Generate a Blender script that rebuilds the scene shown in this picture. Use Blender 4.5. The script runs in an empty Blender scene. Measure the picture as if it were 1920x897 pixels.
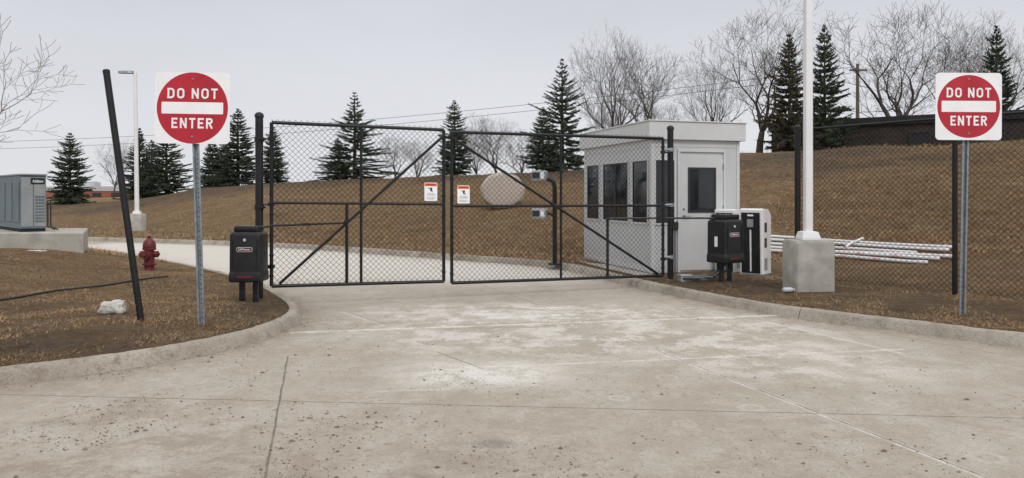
import bpy, bmesh, math, random
import numpy as np
from mathutils import Vector, Matrix, noise
from mathutils.geometry import delaunay_2d_cdt
random.seed(4); rng=np.random.default_rng(4)
scene=bpy.context.scene; col=scene.collection
F=1400.0; CH=1.5
def P(px,py,d): return Vector(((px-960)/F*d, d, CH+(365-py)/F*d))
def PX(px,d): return (px-960)/F*d
# ------------------------------------------------------------ materials
class NT:
    def __init__(s,name):
        s.m=bpy.data.materials.new(name); s.m.use_nodes=True; s.t=s.m.node_tree; s.n=s.t.nodes
        s.b=s.n['Principled BSDF']; s.tc=s.n.new('ShaderNodeTexCoord')
    def lk(s,a,b): s.t.links.new(a,b)
    def put(s,sock,v):
        if isinstance(v,bpy.types.NodeSocket): s.lk(v,sock)
        else: sock.default_value=v
    def noise(s,scale,detail=4,rough=.55,vec=None,dist=0):
        n=s.n.new('ShaderNodeTexNoise'); n.inputs['Scale'].default_value=scale; n.inputs['Detail'].default_value=detail
        n.inputs['Roughness'].default_value=rough; n.inputs['Distortion'].default_value=dist
        s.lk(vec if vec else s.tc.outputs['Object'],n.inputs['Vector']); return n.outputs['Fac']
    def math(s,op,a,b=0.0,c=None):
        n=s.n.new('ShaderNodeMath'); n.operation=op; s.put(n.inputs[0],a); s.put(n.inputs[1],b)
        if c is not None: s.put(n.inputs[2],c)
        return n.outputs[0]
    def mr(s,v,a,b,c=0.0,d=1.0,smooth=True):
        n=s.n.new('ShaderNodeMapRange'); n.interpolation_type='SMOOTHSTEP' if smooth else 'LINEAR'
        s.put(n.inputs['Value'],v); s.put(n.inputs['From Min'],a); s.put(n.inputs['From Max'],b); s.put(n.inputs['To Min'],c); s.put(n.inputs['To Max'],d)
        return n.outputs['Result']
    def mix(s,f,a,b,mode='MIX'):
        n=s.n.new('ShaderNodeMix'); n.data_type='RGBA'; n.blend_type=mode
        s.put(n.inputs[0],f)
        for i,v in ((6,a),(7,b)):
            if isinstance(v,bpy.types.NodeSocket): s.lk(v,n.inputs[i])
            else: n.inputs[i].default_value=(*v,1)
        return n.outputs[2]
    def bump(s,h,strength=.3,dist=.02):
        n=s.n.new('ShaderNodeBump'); n.inputs['Strength'].default_value=strength; n.inputs['Distance'].default_value=dist
        s.lk(h,n.inputs['Height']); s.lk(n.outputs[0],s.b.inputs['Normal'])
    def mapping(s,scale,rot=(0,0,0)):
        n=s.n.new('ShaderNodeMapping'); n.inputs['Scale'].default_value=scale; n.inputs['Rotation'].default_value=rot
        s.lk(s.tc.outputs['Object'],n.inputs['Vector']); return n.outputs[0]
    def done(s,c,rough=.7,metal=0.0,spec=.4):
        s.put(s.b.inputs['Base Color'],c if isinstance(c,bpy.types.NodeSocket) else (*c,1))
        s.put(s.b.inputs['Roughness'],rough); s.b.inputs['Metallic'].default_value=metal
        s.b.inputs['Specular IOR Level'].default_value=spec; return s.m
def simple(name,c,rough=.6,var=.12,scale=6,metal=0.0,bump=0.0,spec=.4,dirt=None,dirtamt=.5):
    t=NT(name); f=t.mr(t.noise(scale,5),.3,.7)
    lo=tuple(x*(1-var) for x in c); hi=tuple(min(1,x*(1+var)) for x in c)
    cc=t.mix(f,lo,hi)
    if dirt: cc=t.mix(t.math('MULTIPLY',t.mr(t.noise(scale*.5,6,.7),.5,.75),dirtamt),cc,dirt)
    if bump: t.bump(t.noise(scale*8,4),bump,.01)
    r=t.mr(t.noise(scale*2,3),.3,.7,max(.02,rough-.08),min(1,rough+.08))
    return t.done(cc,r,metal,spec)
M={}
M['black']=simple('black_powder_coat',(.010,.010,.012),.45,.3,5,spec=.35)
M['vinyl']=simple('black_vinyl_wire',(.006,.006,.006),.8,.2,5,spec=.05)
M['plastic']=simple('black_plastic',(.010,.010,.012),.42,.25,9,spec=.38,dirt=(.05,.047,.043),dirtamt=.3)
M['galv']=simple('galvanized_steel',(.24,.27,.30),.5,.22,20,metal=.4)
M['white_sheet']=simple('white_reflective_sheeting',(.82,.83,.85),.4,.04,4)
M['red_sheet']=simple('red_reflective_sheeting',(.42,.015,.030),.4,.1,3)
M['dark']=simple('dark_print',(.02,.02,.02),.9,.1,5)
M['greyprint']=simple('grey_print',(.10,.11,.14),.8,.1,5)
M['orange']=simple('orange_print',(.75,.13,.03),.5,.05,5)
M['white']=simple('white_paint',(.74,.74,.75),.4,.04,3,dirt=(.48,.46,.43),dirtamt=.3)
M['booth']=simple('booth_grey_paint',(.50,.515,.525),.45,.04,2,dirt=(.38,.37,.35),dirtamt=.35)
M['trim']=simple('booth_trim_paint',(.56,.57,.575),.45,.04,3,dirt=(.43,.42,.40),dirtamt=.25)
M['boothdoor']=simple('booth_door_paint',(.54,.55,.555),.4,.04,3)
M['glass']=simple('dark_tinted_glass',(.018,.022,.026),.08,.25,1.5,spec=.5)
M['dimglass']=simple('dim_glass',(.02,.022,.026),.35,.2,1.5,spec=.3)
M['bronze']=simple('dark_window_frame',(.03,.03,.032),.4,.1,5)
M['concpad']=simple('cast_concrete',(.37,.355,.32),.85,.2,4,bump=.5,dirt=(.20,.18,.15),dirtamt=.7)
def kerbm():
    t=NT('kerb_concrete'); a=t.mr(t.noise(2.2,6,.7),.33,.67); c=t.mix(a,(.25,.22,.18),(.42,.39,.34))
    c=t.mix(t.math('MULTIPLY',t.mr(t.noise(1.1,8,.8),.48,.64),.8),c,(.145,.112,.08))
    c=t.mix(t.math('MULTIPLY',t.mr(t.noise(30,4,.7),.5,.7),.5),c,(.12,.10,.08)); c=t.mix(t.math('MULTIPLY',t.mr(t.noise(70,3,.7),.5,.7),.3),c,(.5,.47,.43))
    t.bump(t.math('ADD',t.noise(45,4,.7),t.noise(9,4)),.6,.015); return t.done(c,.92,0,.2)
M['kerb']=kerbm()
M['hydrant']=simple('dark_red_paint',(.11,.014,.018),.5,.3,7,bump=.1,dirt=(.06,.03,.025))
M['hvac']=simple('grey_sheet_metal',(.30,.32,.33),.45,.12,2,metal=.3)
M['hvacb']=simple('blue_grey_sheet_metal',(.14,.185,.215),.5,.12,2,metal=.2)
M['pvc']=simple('white_pvc',(.62,.62,.64),.4,.06,3,dirt=(.40,.37,.35),dirtamt=.5)
M['pink']=simple('pink_print',(.56,.42,.44),.5,.15,10)
M['stone']=simple('beige_stone',(.42,.37,.325),.9,.06,1.5,bump=.25,dirt=(.36,.31,.27),dirtamt=.35)
M['bag']=simple('white_woven_bag',(.48,.47,.44),.75,.16,14,bump=.6,dirt=(.22,.18,.14),dirtamt=.8)
M['bark']=simple('grey_brown_bark',(.075,.064,.058),.9,.3,8,bump=.5)
M['twig']=simple('grey_brown_twig',(.085,.072,.066),.9,.3,3)
M['palebark']=simple('pale_grey_bark',(.26,.23,.22),.9,.2,8)
M['sprucebark']=simple('spruce_bark',(.07,.05,.04),.9,.3,8)
M['red']=simple('red_lettering',(.5,.02,.02),.5,.05,8)
M['silver']=simple('silver_lettering',(.55,.55,.56),.4,.05,8)
M['wood']=simple('weathered_wood',(.13,.11,.09),.9,.2,5,bump=.3)
M['cable']=simple('black_cable',(.03,.03,.032),.5,.2,8)
M['greycond']=simple('grey_conduit_plastic',(.16,.165,.17),.5,.15,8)
M['clear']=simple('clear_bottle_plastic',(.5,.55,.58),.15,.1,8)
M['roofmat']=simple('dark_roof_metal',(.012,.013,.014),.6,.2,3)
M['dirt']=simple('dry_dirt',(.16,.13,.098),.95,.35,9)
def needle(nm,c0,c1,c2):
    t=NT(nm); a=t.mr(t.noise(1.3,5,.7),.35,.65); b=t.mr(t.noise(9,4,.7),.38,.62)
    c=t.mix(a,c0,c1); c=t.mix(t.math('MULTIPLY',b,.5),c,c2)
    return t.done(c,.85,0,.2)
M['needle']=needle('spruce_needles',(.024,.034,.023),(.066,.088,.057),(.11,.135,.09))
M['needleb']=needle('brownish_spruce_needles',(.035,.035,.024),(.085,.078,.052),(.13,.115,.08))
def brick():
    t=NT('brown_brick'); n=t.n.new('ShaderNodeTexBrick'); t.lk(t.mapping((1,1,1),(math.radians(90),0,0)),n.inputs['Vector'])
    n.inputs['Scale'].default_value=3; n.inputs['Color1'].default_value=(.038,.029,.026,1); n.inputs['Color2'].default_value=(.055,.038,.033,1); n.inputs['Mortar'].default_value=(.06,.052,.048,1)
    c=t.mix(t.math('MULTIPLY',t.mr(t.noise(.7,5,.7),.35,.65),.7),n.outputs['Color'],(.022,.019,.018)); return t.done(c,.9)
M['brick']=brick()
M['redbrick']=simple('red_brick_far',(.30,.11,.08),.9,.15,.4)
M['palewall']=simple('pale_far_wall',(.45,.46,.48),.8,.1,.3)
def grassmat():
    t=NT('dormant_grass')
    big=t.mr(t.noise(.22,6,.7),.38,.62); mid=t.mr(t.noise(1.3,8,.8),.39,.61); fine=t.mr(t.noise(22,6,.85),.37,.63)
    vf=t.mr(t.noise(90,3,.7),.3,.7); cl=t.mr(t.noise(5,7,.85),.42,.58); gr=t.mr(t.noise(2.6,8,.85),.47,.58)
    c=t.mix(big,(.285,.152,.070),(.40,.255,.125))
    c=t.mix(t.math('MULTIPLY',mid,.6),c,(.50,.355,.20))
    c=t.mix(t.math('MULTIPLY',gr,.5),c,(.30,.245,.17))
    c=t.mix(t.math('MULTIPLY',cl,.62),c,(.17,.098,.048))
    c=t.mix(t.math('MULTIPLY',t.mr(t.noise(.55,9,.86),.53,.61),.8),c,(.115,.078,.048))
    st=t.mr(t.noise(1.0,6,.78,t.mapping((3.4,.4,1),(0,0,-.3))),.51,.61)
    c=t.mix(t.math('MULTIPLY',st,.5),c,(.165,.115,.062))
    st2=t.mr(t.noise(1.0,7,.8,t.mapping((.6,2.2,1),(0,0,.15))),.51,.61)
    c=t.mix(t.math('MULTIPLY',st2,.55),c,(.53,.39,.235))
    c=t.mix(t.math('MULTIPLY',fine,.6),c,(.125,.075,.038))
    c=t.mix(t.math('MULTIPLY',vf,.35),c,(.48,.36,.22))
    at=t.n.new('ShaderNodeAttribute'); at.attribute_name='bare'
    bm=t.math('MULTIPLY',at.outputs['Fac'],t.mr(t.noise(3,5,.7),.3,.6,.35,1))
    c=t.mix(bm,c,t.mix(t.mr(t.noise(9,5,.8),.4,.6),(.08,.057,.043),(.19,.15,.115)))
    h=t.math('ADD',t.noise(30,5,.8),t.math('MULTIPLY',t.noise(4,8,.85),3.0))
    t.bump(h,1.0,.10); return t.done(c,.95,0,.12)
M['grass']=grassmat()
def bladem():
    t=NT('dry_grass_blades'); f=t.mr(t.noise(60,2),.3,.7); g=t.mr(t.noise(1.3,8,.8),.39,.61); gr=t.mr(t.noise(2.6,8,.85),.47,.58)
    c=t.mix(f,(.235,.13,.06),(.53,.375,.215)); c=t.mix(t.math('MULTIPLY',g,.5),c,(.38,.235,.115)); c=t.mix(t.math('MULTIPLY',gr,.4),c,(.33,.27,.19))
    c=t.mix(t.math('MULTIPLY',t.mr(t.noise(.55,9,.86),.53,.61),.7),c,(.135,.095,.058))
    return t.done(c,.85,0,.15)
M['blade']=bladem()
def G(px,py): 
    d=F*CH/(py-365); return ((px-960)/F*d,d)
def concrete():
    t=NT('site_concrete'); sx=t.n.new('ShaderNodeSeparateXYZ'); t.lk(t.tc.outputs['Object'],sx.inputs[0])
    X,Y=sx.outputs[0],sx.outputs[1]
    wob=t.math('MULTIPLY',t.math('SUBTRACT',t.noise(3,5,.7),.5),.06)
    def seg(p0,p1,w,jit=1.0):
        dx,dy=p1[0]-p0[0],p1[1]-p0[1]; L=math.hypot(dx,dy); dx/=L; dy/=L
        rx=t.math('SUBTRACT',X,p0[0]); ry=t.math('SUBTRACT',Y,p0[1])
        al=t.math('ADD',t.math('MULTIPLY',rx,dx),t.math('MULTIPLY',ry,dy))
        pe=t.math('ADD',t.math('SUBTRACT',t.math('MULTIPLY',ry,dx),t.math('MULTIPLY',rx,dy)),t.math('MULTIPLY',wob,jit))
        m=t.mr(t.math('ABSOLUTE',pe),w*.3,w,1,0)
        m=t.math('MULTIPLY',m,t.mr(al,-.05,.05)); return t.math('MULTIPLY',m,t.mr(al,L-.05,L+.05,1,0))
    def blob(c,rx_,ry_):
        a=t.math('DIVIDE',t.math('SUBTRACT',X,c[0]),rx_); b=t.math('DIVIDE',t.math('SUBTRACT',Y,c[1]),ry_)
        return t.math('SQRT',t.math('ADD',t.math('MULTIPLY',a,a),t.math('MULTIPLY',b,b)))
    n1=t.mr(t.noise(.5,8,.75),.39,.61); n2=t.mr(t.noise(2.1,9,.82),.41,.59); n3=t.mr(t.noise(38,5,.8),.37,.63); n4=t.mr(t.noise(140,3,.7),.35,.65); n5=t.mr(t.noise(8,8,.85),.43,.57)
    c=t.mix(n1,(.355,.312,.258),(.475,.438,.385)); c=t.mix(t.math('MULTIPLY',n2,.55),c,(.55,.515,.46))
    c=t.mix(t.math('MULTIPLY',n5,.38),c,(.29,.25,.20))
    tr=t.mr(t.noise(1.2,7,.75,t.mapping((1.5,.45,1),(0,0,.2))),.49,.62); c=t.mix(t.math('MULTIPLY',tr,.4),c,(.30,.25,.19))
    at=t.n.new('ShaderNodeAttribute'); at.attribute_name='edge'; E=at.outputs['Fac']
    nf=t.mr(Y,3.9,7.2,1,0); lf=t.mr(X,-3.5,2.0,1,.45)
    dm=t.math('MULTIPLY',t.mr(t.noise(1.6,11,.87),.475,.57),t.math('MULTIPLY',lf,t.math('ADD',t.math('MULTIPLY',nf,.62),.2)))
    c=t.mix(dm,c,(.235,.187,.135))
    sp=t.mr(t.noise(15,8,.85),.55,.615); c=t.mix(t.math('MULTIPLY',sp,t.mr(t.noise(.9,4,.6),.4,.6,.2,.85)),c,(.145,.115,.083))
    nb=t.mr(t.noise(2.6,10,.84),.42,.57)
    d1=t.math('MULTIPLY',t.mr(blob(G(900,700),1.25,.8),.0,1,1,0),t.mr(nb,0,1,.4,1))
    d2=t.math('MULTIPLY',t.mr(blob((.8,8.5),4.2,2.4),.35,1,1,0),t.mr(t.noise(1.7,10,.84),.485,.55))
    d4=t.math('MULTIPLY',t.mr(blob((-.2,9.6),2.9,1.0),.2,1,1,0),t.mr(t.noise(2.4,9,.84),.46,.55))
    d5=t.math('MULTIPLY',t.mr(blob(G(1500,680),2.0,1.3),.1,1,1,0),t.mr(t.noise(2.0,10,.85),.48,.56))
    d3=t.math('MULTIPLY',t.mr(Y,11.5,14.0),.6)
    dd=t.math('ADD',t.math('ADD',t.math('MULTIPLY',d1,1.15),t.math('MULTIPLY',d2,.65)),d3)
    dd=t.math('MINIMUM',t.math('ADD',t.math('ADD',dd,t.math('MULTIPLY',d4,.6)),t.math('MULTIPLY',d5,.6)),.9)
    c=t.mix(dd,c,(.77,.755,.725))
    for (px,py,r,a_) in ((1160,747,.07,.45),(1410,765,.08,.4),(1285,795,.065,.3),(1850,858,.09,.4),(1000,655,.07,.3),(1250,708,.08,.3),(760,640,.07,.25),(1650,752,.09,.25),(1100,690,.06,.25),(1500,640,.07,.25)):
        rn=t.math('ADD',blob(G(px,py),r,r),t.math('MULTIPLY',wob,14))
        ring=t.math('ADD',t.math('MULTIPLY',t.mr(rn,.6,.9),t.mr(rn,1.0,1.4,1,0)),t.mr(rn,.2,.5,.6,0)); c=t.mix(t.math('MULTIPLY',ring,a_),c,(.62,.59,.54))
    dk=t.math('MULTIPLY',t.mr(blob(G(925,832),.16,.11),.2,1.2,1,0),t.mr(t.noise(9,6,.75),.3,.55)); c=t.mix(t.math('MULTIPLY',dk,.8),c,(.13,.125,.12))
    dk=t.math('MULTIPLY',t.mr(blob(G(770,895),.25,.12),.1,1.2,1,0),t.mr(t.noise(7,6,.75),.35,.6)); c=t.mix(t.math('MULTIPLY',dk,.7),c,(.16,.13,.10))
    ed=t.math('MULTIPLY',E,t.mr(t.noise(4,8,.8),.35,.58,.25,1)); c=t.mix(ed,c,(.175,.135,.095))
    def wl(p0,p1,w,a,jit=1.):
        nonlocal c
        m=t.math('MULTIPLY',seg(p0,p1,w,jit),t.mr(t.noise(4,6,.75),.38,.58,.2,1)); c=t.mix(t.math('MULTIPLY',m,a),c,(.78,.765,.73))
    wl(G(545,624),G(1500,590),.065,.85,.8); wl(G(700,612),G(1180,580),.045,.5,1.5); wl((2.51,3.95),(.37,10.1),.036,.75,.4)
    wl(G(880,690),G(1700,655),.04,.6,1.2); wl(G(1420,600),G(1700,665),.04,.55,1.5); wl(G(640,585),G(725,612),.035,.5); wl(G(700,735),G(1010,722),.03,.3,2)
    def dl(p0,p1,w,a,jit=1.):
        nonlocal c
        c=t.mix(t.math('MULTIPLY',seg(p0,p1,w,jit),t.math('MULTIPLY',t.mr(t.noise(6,4,.7),.35,.6,.6,1),a)),c,(.065,.055,.045)) 
    dl((-2.08,6.93),(-.80,2.0),.012,1.,.5); dl((2.64,3.6),(.37,10.1),.011,1,.3); dl((.37,10.1),(-2.2,17.0),.016,.6,.3)
    dl((-9,6.02),(9,4.55),.012,.85,.4); dl(G(820,660),G(905,692),.012,.8,.5); dl((-2.3,8.9),(2.5,9.75),.015,.5,.4); dl(G(1440,588),G(1920,672),.013,.7,.4)
    dl((-3.3,10.9),(1.9,12.6),.016,.55,.4); dl(G(650,585),G(730,612),.013,.6,.4)
    c=t.mix(t.math('MULTIPLY',n3,.40),c,(.235,.205,.165)); c=t.mix(t.math('MULTIPLY',n4,.25),c,(.6,.565,.51))
    h=t.math('ADD',t.noise(60,5,.75),t.math('MULTIPLY',t.noise(6,7,.78),1.6)); t.bump(h,.6,.02)
    return t.done(c,t.mr(n2,0,1,.78,.95),0,.25)
M['concrete']=concrete()
# ------------------------------------------------------------ mesh helpers
class MB:
    def __init__(s): s.v=[]; s.f=[]
    def add(s,v,f):
        o=len(s.v); s.v+= [Vector(x) for x in v]; s.f+=[tuple(i+o for i in q) for q in f]; return s
    def obox(s,o,a,b,c):
        o,a,b,c=map(Vector,(o,a,b,c))
        v=[o,o+a,o+a+b,o+b,o+c,o+a+c,o+a+b+c,o+b+c]
        f=[(0,3,2,1),(4,5,6,7),(0,1,5,4),(1,2,6,5),(2,3,7,6),(3,0,4,7)]
        if a.cross(b).dot(c)<0: f=[q[::-1] for q in f]
        return s.add(v,f)
    def box(s,c,sz): 
        return s.obox((c[0]-sz[0]/2,c[1]-sz[1]/2,c[2]-sz[2]/2),(sz[0],0,0),(0,sz[1],0),(0,0,sz[2]))
    def tube(s,pts,r,n=10,cap=True):
        pts=[Vector(p) for p in pts]; rs=r if isinstance(r,(list,tuple)) else [r]*len(pts)
        V=[];Fc=[]; ref=None
        for i,p in enumerate(pts):
            d=(pts[min(i+1,len(pts)-1)]-pts[max(i-1,0)]).normalized()
            if ref is None: ref=Vector((0,0,1)) if abs(d.z)<.9 else Vector((1,0,0))
            a=d.cross(ref).normalized(); b=a.cross(d).normalized(); ref=b
            for k in range(n):
                t=2*math.pi*k/n; V.append(p+(a*math.cos(t)+b*math.sin(t))*rs[i])
        for i in range(len(pts)-1):
            for k in range(n):
                k2=(k+1)%n; Fc.append((i*n+k,i*n+k2,(i+1)*n+k2,(i+1)*n+k)[::-1])
        if cap: Fc.append(tuple(range(n))); Fc.append(tuple(range((len(pts)-1)*n,len(pts)*n))[::-1])
        return s.add(V,Fc)
    def lathe(s,c,prof,n=24,axis=(0,0,1)):
        ax=Vector(axis).normalized(); ref=Vector((1,0,0)) if abs(ax.x)<.9 else Vector((0,1,0)); a=ax.cross(ref).normalized(); b=ax.cross(a)
        c=Vector(c); V=[];Fc=[]
        for r,h in prof:
            for k in range(n):
                t=2*math.pi*k/n; V.append(c+ax*h+(a*math.cos(t)+b*math.sin(t))*r)
        for i in range(len(prof)-1):
            for k in range(n):
                k2=(k+1)%n; Fc.append((i*n+k,i*n+k2,(i+1)*n+k2,(i+1)*n+k))
        Fc.append(tuple(range(n))[::-1]); Fc.append(tuple(range((len(prof)-1)*n,len(prof)*n)))
        return s.add(V,Fc)
    def prism(s,pts2,o,r,u,n,thick):
        o,r,u,n=map(Vector,(o,r,u,n)); m=len(pts2)
        V=[o+r*a+u*b for a,b in pts2]+[o+r*a+u*b+n*thick for a,b in pts2]
        Fc=[tuple(range(m))[::-1],tuple(range(m,2*m))]+[(i,(i+1)%m,m+(i+1)%m,m+i) for i in range(m)]
        return s.add(V,Fc)
    def loft(s,secs):
        n=len(secs[0]); V=[p for r in secs for p in r]; Fc=[]
        for i in range(len(secs)-1):
            for k in range(n):
                k2=(k+1)%n; Fc.append((i*n+k,i*n+k2,(i+1)*n+k2,(i+1)*n+k))
        Fc.append(tuple(range(n))[::-1]); Fc.append(tuple(range((len(secs)-1)*n,len(secs)*n)))
        return s.add(V,Fc)
def rrect(w,h,r,n=5):
    o=[]
    for cx,cy,a0 in ((w/2-r,h/2-r,0),(-w/2+r,h/2-r,90),(-w/2+r,-h/2+r,180),(w/2-r,-h/2+r,270)):
        for i in range(n+1):
            a=math.radians(a0+90*i/n); o.append((cx+r*math.cos(a),cy+r*math.sin(a)))
    return o
def circ(r,n=48): return [(r*math.cos(2*math.pi*i/n),r*math.sin(2*math.pi*i/n)) for i in range(n)]
def thing(name,label,cat,loc,group=None):
    e=bpy.data.objects.new(name,None); e.location=loc; e.empty_display_size=.2; col.objects.link(e)
    e['label']=label; e['category']=cat
    if group: e['group']=group
    e['_o']=[float(x) for x in loc]; return e
def part(name,mb,mat,parent=None,label=None,smooth=False,bevel=0,org=None):
    o=Vector(parent['_o']) if parent else Vector(org if org else (0,0,0))
    me=bpy.data.meshes.new(name)
    if isinstance(mb,MB): me.from_pydata([v-o for v in mb.v],[],mb.f)
    else: me.from_pydata([Vector(v)-o for v in mb[0]],[],mb[1])
    me.materials.append(M[mat]); me.update()
    ob=bpy.data.objects.new(name,me); col.objects.link(ob)
    if parent: ob.parent=parent
    else: ob.location=o
    ob['_o']=list(o)
    if label: ob['label']=label
    if smooth:
        me.polygons.foreach_set('use_smooth',[True]*len(me.polygons))
        try: me.set_sharp_from_angle(angle=math.radians(40))
        except Exception: pass
    if bevel:
        b=ob.modifiers.new('bevel','BEVEL'); b.width=bevel; b.segments=2; b.limit_method='ANGLE'
    return ob
def single(name,mb,mat,label,cat,org,group=None,**k):
    ob=part(name,mb,mat,None,label,org=org,**k); ob['category']=cat
    if group: ob['group']=group
    return ob
def textpart(name,txt,W,H,o,r,u,mat,parent,bold=.012,thick=.0015):
    cu=bpy.data.curves.new('t','FONT'); cu.body=txt; cu.size=1; cu.offset=bold; cu.extrude=.01; cu.align_x='CENTER'; cu.space_line=.9
    tmp=bpy.data.objects.new('t',cu); col.objects.link(tmp); dg=bpy.context.evaluated_depsgraph_get()
    me=bpy.data.meshes.new_from_object(tmp.evaluated_get(dg)); bpy.data.objects.remove(tmp)
    vs=[v.co.copy() for v in me.vertices]; fs=[tuple(p.vertices) for p in me.polygons]; bpy.data.meshes.remove(me)
    x0=min(v.x for v in vs);x1=max(v.x for v in vs);y0=min(v.y for v in vs);y1=max(v.y for v in vs)
    o,r,u=map(Vector,(o,r,u)); n=r.cross(u).normalized()
    out=[o+r*((v.x-(x0+x1)/2)/(x1-x0)*W)+u*((v.y-(y0+y1)/2)/(y1-y0)*H)+n*(thick if v.z>0 else 0) for v in vs]
    return part(name,(out,fs),mat,parent)
def arc(cx,cy,rx,ry,a0,a1,n=10): return [(cx+rx*math.cos(math.radians(a0+(a1-a0)*i/n)),cy+ry*math.sin(math.radians(a0+(a1-a0)*i/n))) for i in range(n+1)]
SW=.175; h_=SW/2; lw=.62
GL={'D':([[(h_,0),(h_,1)],[(0,1-h_),(.30,1-h_)]+arc(.30,1-h_-.235,lw-.30-h_,.235,90,0,8)[1:]+arc(.30,h_+.235,lw-.30-h_,.235,0,-90,8)+[(0,h_)]],lw),
 'O':([arc(lw/2+.01,1-h_-.22,lw/2-h_+.01,.22,0,180,12)+arc(lw/2+.01,h_+.22,lw/2-h_+.01,.22,180,360,12)+[(lw+.02-h_,1-h_-.22)]],lw+.02),
 'N':([[(h_,0),(h_,1)],[(lw-h_,0),(lw-h_,1)],[(h_*.9,1-.03),(lw-h_*.9,.03)]],lw),
 'T':([[(0,1-h_),(.56,1-h_)],[(.28,0),(.28,1-h_)]],.56),
 'E':([[(h_,0),(h_,1)],[(0,1-h_),(.54,1-h_)],[(0,h_),(.54,h_)],[(0,.51),(.47,.51)]],.54),
 'R':([[(h_,0),(h_,1)],[(0,1-h_),(.33,1-h_)]+arc(.33,1-h_-.19,.60-.33-h_,.19,90,-90,10)[1:]+[(0,1-h_-.38)],[(.30,.46),(.54,0)]],.60)}
def hwtext(txt,W,H,o,r,u,mat,parent):
    pen=0; strokes=[]
    for ch in txt:
        if ch==' ': pen+=.40; continue
        st,w=GL[ch]
        for s_ in st: strokes.append([(x+pen,y) for x,y in s_])
        pen+=w+.20
    tot=pen-.20; sx=W/tot; n=r.cross(u).normalized(); mb=MB()
    for k,s_ in enumerate(strokes):
        q=[Vector((x*sx/H,y)) for x,y in s_]; L=[];Rr=[]; closed=(q[0]-q[-1]).length<1e-3
        for i in range(len(q)):
            a=q[max(i-1,0)]; b=q[min(i+1,len(q)-1)]
            if closed and i in (0,len(q)-1): a=q[-2]; b=q[1]
            d=(b-a).normalized(); m=Vector((-d.y,d.x)); sc=1.0
            if 0<i<len(q)-1:
                d1=(q[i]-a).normalized(); m1=Vector((-d1.y,d1.x)); sc=1/max(.6,m.dot(m1))
            L.append(q[i]+m*h_*sc); Rr.append(q[i]-m*h_*sc)
        zo=n*(.0012+.00012*(k%4)); V=[]
        for p in L+Rr: V.append(o+r*(p.x*H-W/2)+u*(p.y-.5)*H+zo)
        m_=len(q); mb.add(V,[(i,i+m_,i+1+m_,i+1) for i in range(m_-1)])
    return part('lettering',mb,mat,parent)
# ------------------------------------------------------------ terrain layout
def catmull(pts,step=.15):
    pts=[np.array(p,float) for p in pts]; out=[]
    for i in range(len(pts)-1):
        p0=pts[max(i-1,0)];p1=pts[i];p2=pts[i+1];p3=pts[min(i+2,len(pts)-1)]
        n=max(2,int(np.linalg.norm(p2-p1)/step))
        for k in range(n):
            t=k/n; out.append(.5*((2*p1)+(-p0+p2)*t+(2*p0-5*p1+4*p2-p3)*t*t+(-p0+3*p1-3*p2+p3)*t**3))
    out.append(pts[-1]); return np.array(out)
Lk=catmull([(-40,4.5),(-14,4.6),(-8,4.85),(-5.5,5.25),(-4.3,5.72),(-3.5,6.27),(-3.0,6.82),(-2.62,7.55),(-2.48,8.4),(-2.6,9.2),(-3.05,10.2),(-3.9,11.7),(-5.0,13.2),(-7.6,16.1),(-11.4,19.6),(-18,22.2),(-40,25)])
Rk=catmull([(-40,30),(-20,26.3),(-13.7,24.1),(-6.8,21.2),(-1.6,17.3),(.3,15.8),(1.1,14.7),(1.5,13.6),(1.85,12.5),(2.2,11.5),(3.2,9.4),(4.4,8.0),(5.1,7.3),(7,6.35),(12,5.7),(40,5.5)])
def offs(pl,w):
    d=np.gradient(pl,axis=0); d/=np.linalg.norm(d,axis=1)[:,None]; n=np.stack([-d[:,1],d[:,0]],1); return pl+n*w
concpoly=np.vstack([Lk,Rk,[(40,-12),(-40,-12)]])
def inpoly(x,y,poly):
    x=np.asarray(x);y=np.asarray(y);c=np.zeros(x.shape,bool); n=len(poly);j=n-1
    for i in range(n):
        xi,yi=poly[i];xj,yj=poly[j]
        if yi!=yj:
            m=((yi>y)!=(yj>y))&(x<(xj-xi)*(y-yi)/(yj-yi)+xi); c^=m
        j=i
    return c
def thin(pl): return np.vstack([pl[:1],pl[(np.abs(pl[:,0])<22)][::3],pl[-1:]])
cheap=np.vstack([thin(Lk),thin(Rk),[(40,-12),(-40,-12)]])
def distpl(x,y):
    p=np.stack([x,y],1).astype(float); best=np.full(len(x),1e9)
    for pl in (Lk,Rk):
        q=pl[(np.abs(pl[:,0])<22)][::3]; a=q[:-1];b=q[1:]
        for i in range(len(a)):
            ab=b[i]-a[i]; t=np.clip(((p-a[i])@ab)/(ab@ab+1e-9),0,1); e=p-(a[i]+t[:,None]*ab); best=np.minimum(best,e[:,0]**2+e[:,1]**2)
    return np.sqrt(best)
def ss(t): t=np.clip(t,0,1); return t*t*(3-2*t)
crestp=[-400,90,165,250,350,430,600,850,1090,1380,1600,1920,2600]
crestd=[50,48,46,44,42,41,40,37,34,30,28,26,24]
cresty=[388,386,384,378,357,348,338,330,320,288,275,264,252]
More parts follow.
